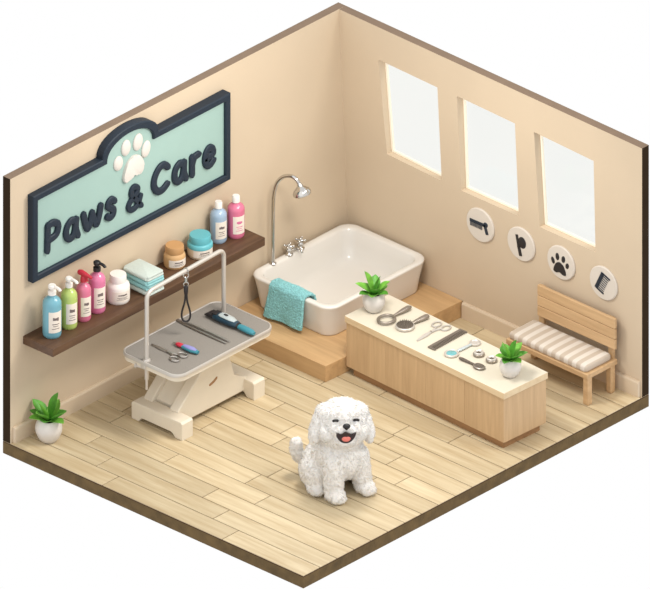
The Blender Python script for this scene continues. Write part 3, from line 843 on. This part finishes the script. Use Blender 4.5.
# ------------------------------------------------------------------ potted plants
def leaf(bm, base, d_az, tilt, ln, w, curl, rn):
    n = 7; d = V((cos(d_az), sin(d_az), 0)); side = V((-sin(d_az), cos(d_az), 0))
    rows = []; p = V(base); a = tilt
    for i in range(n+1):
        t = i/n
        wd = w*(sin(pi*min(1, t*.93+.07)**1.15)**.8)*(1 if t < .99 else 0)
        if i == n: wd = .0015
        nd = d*cos(a)+V((0, 0, 1))*sin(a)
        nn = -d*sin(a)+V((0, 0, 1))*cos(a)
        rows.append([p-side*wd+nn*wd*.35, p-side*wd*.5+nn*wd*.1, p, p+side*wd*.5+nn*wd*.1, p+side*wd+nn*wd*.35])
        p = p+nd*(ln/n); a -= curl/n
    top = [[bm.verts.new(q) for q in r] for r in rows]
    bot = [[bm.verts.new(q-V((0, 0, .003))) for q in r] for r in rows]
    for gset in (top, bot):
        for i in range(n):
            for k in range(4): bm.faces.new((gset[i][k], gset[i+1][k], gset[i+1][k+1], gset[i][k+1]))
    rim_t = [r[0] for r in top]+top[-1][1:]+[r[-1] for r in reversed(top[:-1])]+list(reversed(top[0][1:-1]))
    rim_b = [r[0] for r in bot]+bot[-1][1:]+[r[-1] for r in reversed(bot[:-1])]+list(reversed(bot[0][1:-1]))
    for i in range(len(rim_t)):
        j = (i+1) % len(rim_t)
        bm.faces.new((rim_t[i], rim_t[j], rim_b[j], rim_b[i]))
def plant(label, loc, sc, rot=0, seed=1, leafm=None):
    rn = random.Random(seed)
    t = thing('potted_plant', label, 'plant', loc, (0, 0, rot), 'small green plants in round white pots')
    r = .098*sc
    bm = BM(); lathe(bm, [(0, 0), (r*.55, 0), (r*.62, .008), (r*.82, r*.35), (r*.98, r*.8), (r, r*1.05), (r*.95, r*1.35), (r*.8, r*1.68), (r*.72, r*1.78), (r*.66, r*1.76), (r*.64, r*1.6), (0, r*1.6)], 36)
    obj('pot', bm, M['pot'], t, True, ang=60)
    bm = BM(); lathe(bm, [(0, r*1.68), (r*.4, r*1.7), (r*.66, r*1.64), (r*.66, r*1.58), (0, r*1.58)], 24); obj('soil', bm, M['soil'], t, True)
    # leaves spread in picture-independent whorls
    for ring_i, (k, tilt, ln, w, curl, off) in enumerate(((6, .38, .145, .044, .15, .2), (4, .80, .165, .050, .2, .5), (2, 1.3, .20, .052, .15, .1))):
        for i in range(k):
            az = 2*pi*(i+off)/k+rn.uniform(-.15, .15)
            bm = BM(); 
            leaf(bm, (r*.15*cos(az), r*.15*sin(az), r*1.66), az, tilt+rn.uniform(-.1, .12), ln*sc*rn.uniform(.88, 1.1), w*sc, curl, rn)
            obj('leaf', bm, M['leaf'] if (i+ring_i) % 2 else M['leafd'], t, True)
    return t
p = FL(374, 310.5, CZ); plant('green plant in white pot at the bathtub end of the counter', (p[0], p[1], CZ), 1, 0, 3)
p = FL(510.3, 375.5, CZ); plant('green plant in white pot at the bench end of the counter', (p[0], p[1], CZ), .97, .7, 5)
p = FL(48.7, 440, 0); plant('green plant in white pot on the floor by the left wall', (max(p[0], .12), p[1], 0), 1.2, .9, 8)

# ------------------------------------------------------------------ bench
bx0, bx1, by0, by1 = 2.23, 3.175, -.44, -.04
BZ = .31
BN = thing('bench', 'light wooden slatted bench against the right wall', 'bench', ((bx0+bx1)/2, (by0+by1)/2, 0))
hx, hy = (bx1-bx0)/2, (by1-by0)/2
bm = BM(); box2(bm, (-hx, -hy, BZ-.048), (hx, hy-.02, BZ), .006); obj('seat', bm, M['bench'], BN)
for sx in (-1, 1):
    for sy in (-1, 1):
        bm = BM(); cx = sx*(hx-.034); cy = -hy+.04 if sy < 0 else hy-.07
        box2(bm, (cx-.028, cy-.028, 0), (cx+.028, cy+.028, BZ-.046), .006); obj('leg', bm, M['bench'], BN)
for sx in (-1, 1):
    bm = BM(); cx = sx*(hx-.07); box2(bm, (cx-.03, hy-.032, BZ-.045), (cx+.03, hy-.004, .70), .004); obj('back_post', bm, M['bench'], BN)
for k in range(3):
    z0 = .418+k*.101
    bm = BM(); box2(bm, (-hx+.05, hy-.062, z0), (hx+.005, hy-.032, z0+.096), .006); obj('back_slat', bm, M['bench'], BN)
bm = BM(); chx, chy = hx-.022, .163
rg = []
for ins, z in ((.015, 0), (.004, .004), (0, .015), (0, .045), (.006, .057), (.018, .064), (.06, .068), (.155, .070)):
    rg.append([bm.verts.new((x, y, z)) for x, y in rrect(chx-ins, chy-ins, max(.006, .028-ins*.2), 6)])
# puffed ribs along the stripes
skin(bm, rg, cap=True)
bmesh.ops.triangulate(bm, faces=[f for f in bm.faces if len(f.verts) > 4])
CU = obj('bench_cushion', bm, M['cushion'], None, True, ang=180)
CU.location = ((bx0+bx1)/2-.008, by0+.014+chy, BZ)
tag(CU, 'striped cream and beige cushion on the bench seat', 'cushion')

# ------------------------------------------------------------------ round plaques
def plaque(label, px, py):
    yy = 0
    for _ in range(6): x, z = RW(px, py, yy-.01); yy = yr(x, z)
    t = thing('wall_plaque', label, 'plaque', (x, yy, z), (pi/2, 0, 0), 'round white plaques under the windows')
    bm = BM(); lathe(bm, [(0, -.004), (.158, -.004), (.16, .012), (.152, .02), (0, .02)], 48); obj('disc', bm, M['disc'], t, True)
    return t
def strip(bm, a, b, w, z0=.019, z1=.026):
    a, b = V(a), V(b); d = (b-a).normalized(); n = V((-d.y, d.x))*w
    o_ = [a-n-d*w*.3, b-n+d*w*.3, b+n+d*w*.3, a+n-d*w*.3]
    v0 = [bm.verts.new((p.x, p.y, z0)) for p in o_]; v1 = [bm.verts.new((p.x, p.y, z1)) for p in o_]
    skin(bm, [v0, v1], cap=True)
t = plaque('round white plaque with a handled comb icon, leftmost of the row', 480.5, 225)
bm = BM(); strip(bm, (-.108, .018), (.065, .022), .014); strip(bm, (.06, .024), (.088, -.052), .015)
for i in range(10): strip(bm, (-.104+i*.0145, .01), (-.104+i*.0145, -.032), .003)
ell(bm, (.07, .03, .02), (.026, .024, .006)); obj('comb_icon', bm, M['icon_navy'], t)
t = plaque('round white plaque with a brush icon, second of the row', 521.4, 244)
bm = BM(); strip(bm, (-.042, .078), (-.02, -.03), .013); strip(bm, (-.018, -.03), (.002, -.105), .016); ell(bm, (.018, .022, .02), (.046, .056, .007)); obj('brush_icon', bm, M['icon'], t)
t = plaque('round white plaque with a black paw print', 561.3, 262.6)
bm = BM(); ell(bm, (-.087, -.004, .02), (.020, .034, .006), rotz(.3)); ell(bm, (-.036, .05, .02), (.022, .036, .006)); ell(bm, (.033, .046, .02), (.022, .034, .006), rotz(-.15)); ell(bm, (.078, -.002, .02), (.020, .030, .006), rotz(-.3))
ol = smooth([(x-.008, y-.045) for x, y in ((0, .05), (.04, .03), (.068, -.02), (.07, -.055), (.035, -.06), (0, -.045), (-.035, -.06), (-.068, -.05), (-.062, -.01), (-.035, .035), (0, .05))], 4)[:-1]
b2 = BM(); prism(b2, [tuple(p) for p in ol], .019, .026); me = bpy.data.meshes.new('t'); b2.to_mesh(me); b2.free(); bm.from_mesh(me); bpy.data.meshes.remove(me)
obj('paw_icon', bm, M['icon'], t)
t = plaque('round white plaque with a slanted comb icon, nearest the wall end', 603.7, 283)
bm = BM(); A, B_ = V((.0, .098)), V((-.075, -.062)); D = V((.082, -.035))
strip(bm, A, B_, .017); strip(bm, A, A+D, .007); strip(bm, B_, B_+D, .007)
for i in range(1, 8): q = A.lerp(B_, i/8); strip(bm, q, q+D*.92, .0026)
obj('comb_icon', bm, M['icon_navy'], t)

# ------------------------------------------------------------------ dog
DY = R(-16)
DG = thing('dog', 'fluffy white dog sitting on the floor with an open smiling mouth', 'dog', (2.545, -2.905, 0), (0, 0, DY))
bm = BM()
def caps(bm, a, b, r0, r1, n=7):
    a, b = V(a), V(b)
    for i in range(n+1):
        t = i/n; r = r0*(1-t)+r1*t; ell(bm, a.lerp(b, t), (r, r, r), None, 16)
ell(bm, (.045, 0, .36), (.195, .215, .24)); ell(bm, (.10, 0, .30), (.15, .20, .18))
ell(bm, (-.10, 0, .21), (.235, .245, .205)); ell(bm, (-.02, 0, .30), (.2, .22, .2))
for s in (-1, 1):
    caps(bm, (.15, s*.12, .34), (.185, s*.145, .09), .100, .084)
    ell(bm, (.215, s*.148, .058), (.108, .086, .060)); ell(bm, (.285, s*.148, .045), (.045, .072, .043))
    ell(bm, (-.07, s*.19, .15), (.165, .105, .15)); ell(bm, (.03, s*.235, .048), (.10, .062, .048)); ell(bm, (-.02, s*.21, .08), (.12, .07, .08))
for q, r in (((-.28, -.10, .12), .06), ((-.31, -.145, .15), .058), ((-.335, -.175, .19), .058), ((-.345, -.19, .235), .060), ((-.345, -.195, .28), .060), ((-.335, -.20, .325), .05)):
    ell(bm, q, (r, r, r), None, 14)
HM = Matrix.Translation((.10, -.012, .655)) @ Euler((0, R(-14), R(-21))).to_matrix().to_4x4() @ Matrix.Rotation(R(-3), 4, 'X')
def hel(c, r, rot=None, seg=20):
    q = bmesh.ops.create_uvsphere(bm, u_segments=seg, v_segments=14, radius=1)
    m_ = HM @ Matrix.Translation(V(c)) @ (rot.to_4x4() if rot else Matrix.Identity(4)) @ Matrix.Diagonal((*r, 1))
    bmesh.ops.transform(bm, matrix=m_, verts=q['verts'])
hel((0, 0, .03), (.205, .225, .205)); hel((.02, 0, .09), (.19, .19, .14)); hel((.02, 0, -.06), (.17, .205, .15))
hel((.135, .06, -.005), (.105, .088, .066)); hel((.135, -.06, -.005), (.105, .088, .066)); hel((.11, 0, -.095), (.105, .105, .075))
hel((.16, 0, .03), (.075, .05, .05))
for s in (-1, 1):
    hel((-.0, s*.205, .015), (.09, .055, .125), Matrix.Rotation(s*R(10), 3, 'X')); hel((.005, s*.235, -.065), (.08, .05, .11), Matrix.Rotation(s*R(4), 3, 'X'))
    hel((.0, s*.15, .10), (.12, .08, .09)); hel((.08, s*.13, -.045), (.1, .085, .09))
caps(bm, (.06, 0, .45), (.09, 0, .56), .17, .17, 3)
tmp = obj('body', bm, M['fur'], DG, True, ang=180)
tmp.parent = None
rm = tmp.modifiers.new('r', 'REMESH'); rm.mode = 'VOXEL'; rm.voxel_size = .010; rm.use_smooth_shade = True
sm = tmp.modifiers.new('s', 'SMOOTH'); sm.factor = .5; sm.iterations = 7
t1 = bpy.data.textures.new('fluff', 'CLOUDS'); t1.noise_scale = .045
dm = tmp.modifiers.new('d', 'DISPLACE'); dm.texture = t1; dm.strength = .013; dm.mid_level = .5
t2 = bpy.data.textures.new('curls', 'CLOUDS'); t2.noise_scale = .018
dm = tmp.modifiers.new('d2', 'DISPLACE'); dm.texture = t2; dm.strength = .006; dm.mid_level = .5
dg = bpy.context.evaluated_depsgraph_get(); dg.update()
me = bpy.data.meshes.new_from_object(tmp.evaluated_get(dg))
tmp.modifiers.clear(); tmp.data = me; tmp.parent = DG
for v in me.vertices:
    if v.co.z < .002: v.co.z = .002
for p in me.polygons: p.use_smooth = True
# fur locks
HI = HM.inverted()
avoid = [(V((.2, .092, .085)), .040), (V((.2, -.092, .085)), .040), (V((.235, 0, .045)), .045), (V((.22, 0, -.045)), .075), (V((.2, .05, -.04)), .05), (V((.2, -.05, -.04)), .05)]
rn = random.Random(5)
bm = BM()
polys = list(me.polygons); rn.shuffle(polys)
areas = 0
cnt = 0
for p in polys:
    if cnt >= 18000: break
    c = p.center; n_ = p.normal
    hc = HI @ c
    if any((hc-a).length < r for a, r in avoid): continue
    if c.z < .012: continue
    cnt += 1
    head = hc.length < .3
    down = V((0, 0, -1)); 
    if head:
        out = (HM.to_3x3() @ V((.15, 1 if hc.y > 0 else -1, -.5))).normalized(); down = (down+out*.5).normalized() if hc.z > .05 else down
    tg = (down-n_*down.dot(n_))
    if tg.length > .05: tg.normalize()
    tg = (tg + V((rn.gauss(0, .28), rn.gauss(0, .28), rn.gauss(0, .28)))).normalized()
    ln = rn.uniform(.014, .028); r0 = rn.uniform(.0022, .0036)
    d0 = (n_*.38+tg*.85).normalized(); d1 = (n_*.05+tg*1.0).normalized()
    p0 = c-n_*.003; p1 = p0+d0*ln*.5; p2 = p1+d1*ln*.55
    if p2.z < .003: continue
    sd = d0.cross(n_); 
    if sd.length < .01: continue
    sd.normalize(); ot = sd.cross(d0)
    a_ = [bm.verts.new(p0+(sd*cos(k*2.094)+ot*sin(k*2.094))*r0) for k in range(3)]
    b_ = [bm.verts.new(p1+(sd*cos(k*2.094)+ot*sin(k*2.094))*r0*.9) for k in range(3)]
    t_ = bm.verts.new(p2)
    for k in range(3):
        bm.faces.new((a_[k], a_[(k+1) % 3], b_[(k+1) % 3], b_[k])); bm.faces.new((b_[k], b_[(k+1) % 3], t_))
fo = obj('fur', bm, M['fur'], DG, True, ang=180); fo['kind'] = 'stuff'
# face
def hpart(name, build, m, label=None):
    global bm
    bm = BM(); build(); return obj(name, bm, m, DG, True, label)
for s in (-1, 1):
    def eye():
        pts = [HM @ V((.212-abs(t)*.008+(.0), s*.090+t*.026, .080+.012*(1-t*t))) for t in [i/5-1 for i in range(11)]]
        tube(bm, pts, [.004]+[.0125]*9+[.004], 10)
    hpart('eye', eye, M['black'])
hpart('nose', lambda: (hel((.245, 0, .046), (.024, .034, .025)), hel((.24, 0, .036), (.02, .02, .024))), M['black'])
def mouth():
    # open smiling shape: wide flat top edge, rounded bottom, sunk into the muzzle
    o_ = smooth([(-.088, .012), (-.05, -.004), (0, .012), (.05, -.004), (.088, .012), (.078, -.035), (.045, -.075), (0, -.088), (-.045, -.075), (-.078, -.035), (-.088, .012)], 4)[:-1]
    rings = []
    for sc, x in ((1, -.06), (1, .0), (.97, .006), (.82, .004), (.0, -.004)):
        rings.append([bm.verts.new(HM @ V((.245+x-2.6*(p.x*sc)**2+.25*(p.y*sc), p.x*sc, -.022+(p.y*sc if sc else -.03)))) for p in o_] if sc else [bm.verts.new(HM @ V((.249+x, 0, -.045)))])
    skin(bm, rings)
hpart('mouth', mouth, M['mouth'])
hpart('tongue', lambda: hel((.228, 0, -.066), (.022, .040, .028)), M['tongue'])

# ------------------------------------------------------------------ light, world, camera
w = bpy.data.worlds.new('World'); bpy.context.scene.world = w; w.use_nodes = True
bg = w.node_tree.nodes['Background']; bg.inputs[0].default_value = (1, 1, 1, 1); bg.inputs[1].default_value = 1.0
ld = bpy.data.lights.new('sun', 'SUN'); ld.energy = .8; ld.angle = R(16); ld.color = (1, .95, .87)
lo = bpy.data.objects.new('sun', ld); C.objects.link(lo)
dirn = V((.80, .42, 1.25)).normalized()
lo.rotation_euler = dirn.to_track_quat('Z', 'Y').to_euler(); lo.location = dirn*8
l3 = bpy.data.lights.new('ceiling_softbox', 'AREA'); l3.shape = 'DISK'; l3.size = .9; l3.energy = 84; l3.color = (1, .95, .87)
lo3 = bpy.data.objects.new('ceiling_softbox', l3); C.objects.link(lo3); lo3.location = (2.25, -2.2, 3.7)
lo3.rotation_euler = (V((2.25, -2.2, 3.7))-V((1.6, -2.2, 0))).to_track_quat('Z', 'Y').to_euler()
l2 = bpy.data.lights.new('front_fill', 'SUN'); l2.energy = .35; l2.angle = R(70); l2.color = (1, .94, .84)
lo2 = bpy.data.objects.new('front_fill', l2); C.objects.link(lo2)
d2 = V((.35, -.9, .8)).normalized(); lo2.rotation_euler = d2.to_track_quat('Z', 'Y').to_euler(); lo2.location = d2*8
sc = bpy.context.scene
sc.view_settings.view_transform = 'Standard'; sc.view_settings.look = 'None'; sc.view_settings.exposure = 0; sc.view_settings.gamma = 1
cd = bpy.data.cameras.new('camera'); cd.type = 'ORTHO'; cd.ortho_scale = 650/S; cd.clip_end = 60
co = bpy.data.objects.new('camera', cd); C.objects.link(co); sc.camera = co
f = V((-cos(AZ)*cos(EL), sin(AZ)*cos(EL), -sin(EL)))
# find the floor point seen at the picture centre
gx, gy = FL(325, 294.5, 0)
rt = V((sin(AZ), cos(AZ), 0)); upv = rt.cross(f)
mw = Matrix((rt, upv, -f)).transposed().to_4x4()
mw.translation = V((gx, gy, 0))-f*12
co.matrix_world = mw
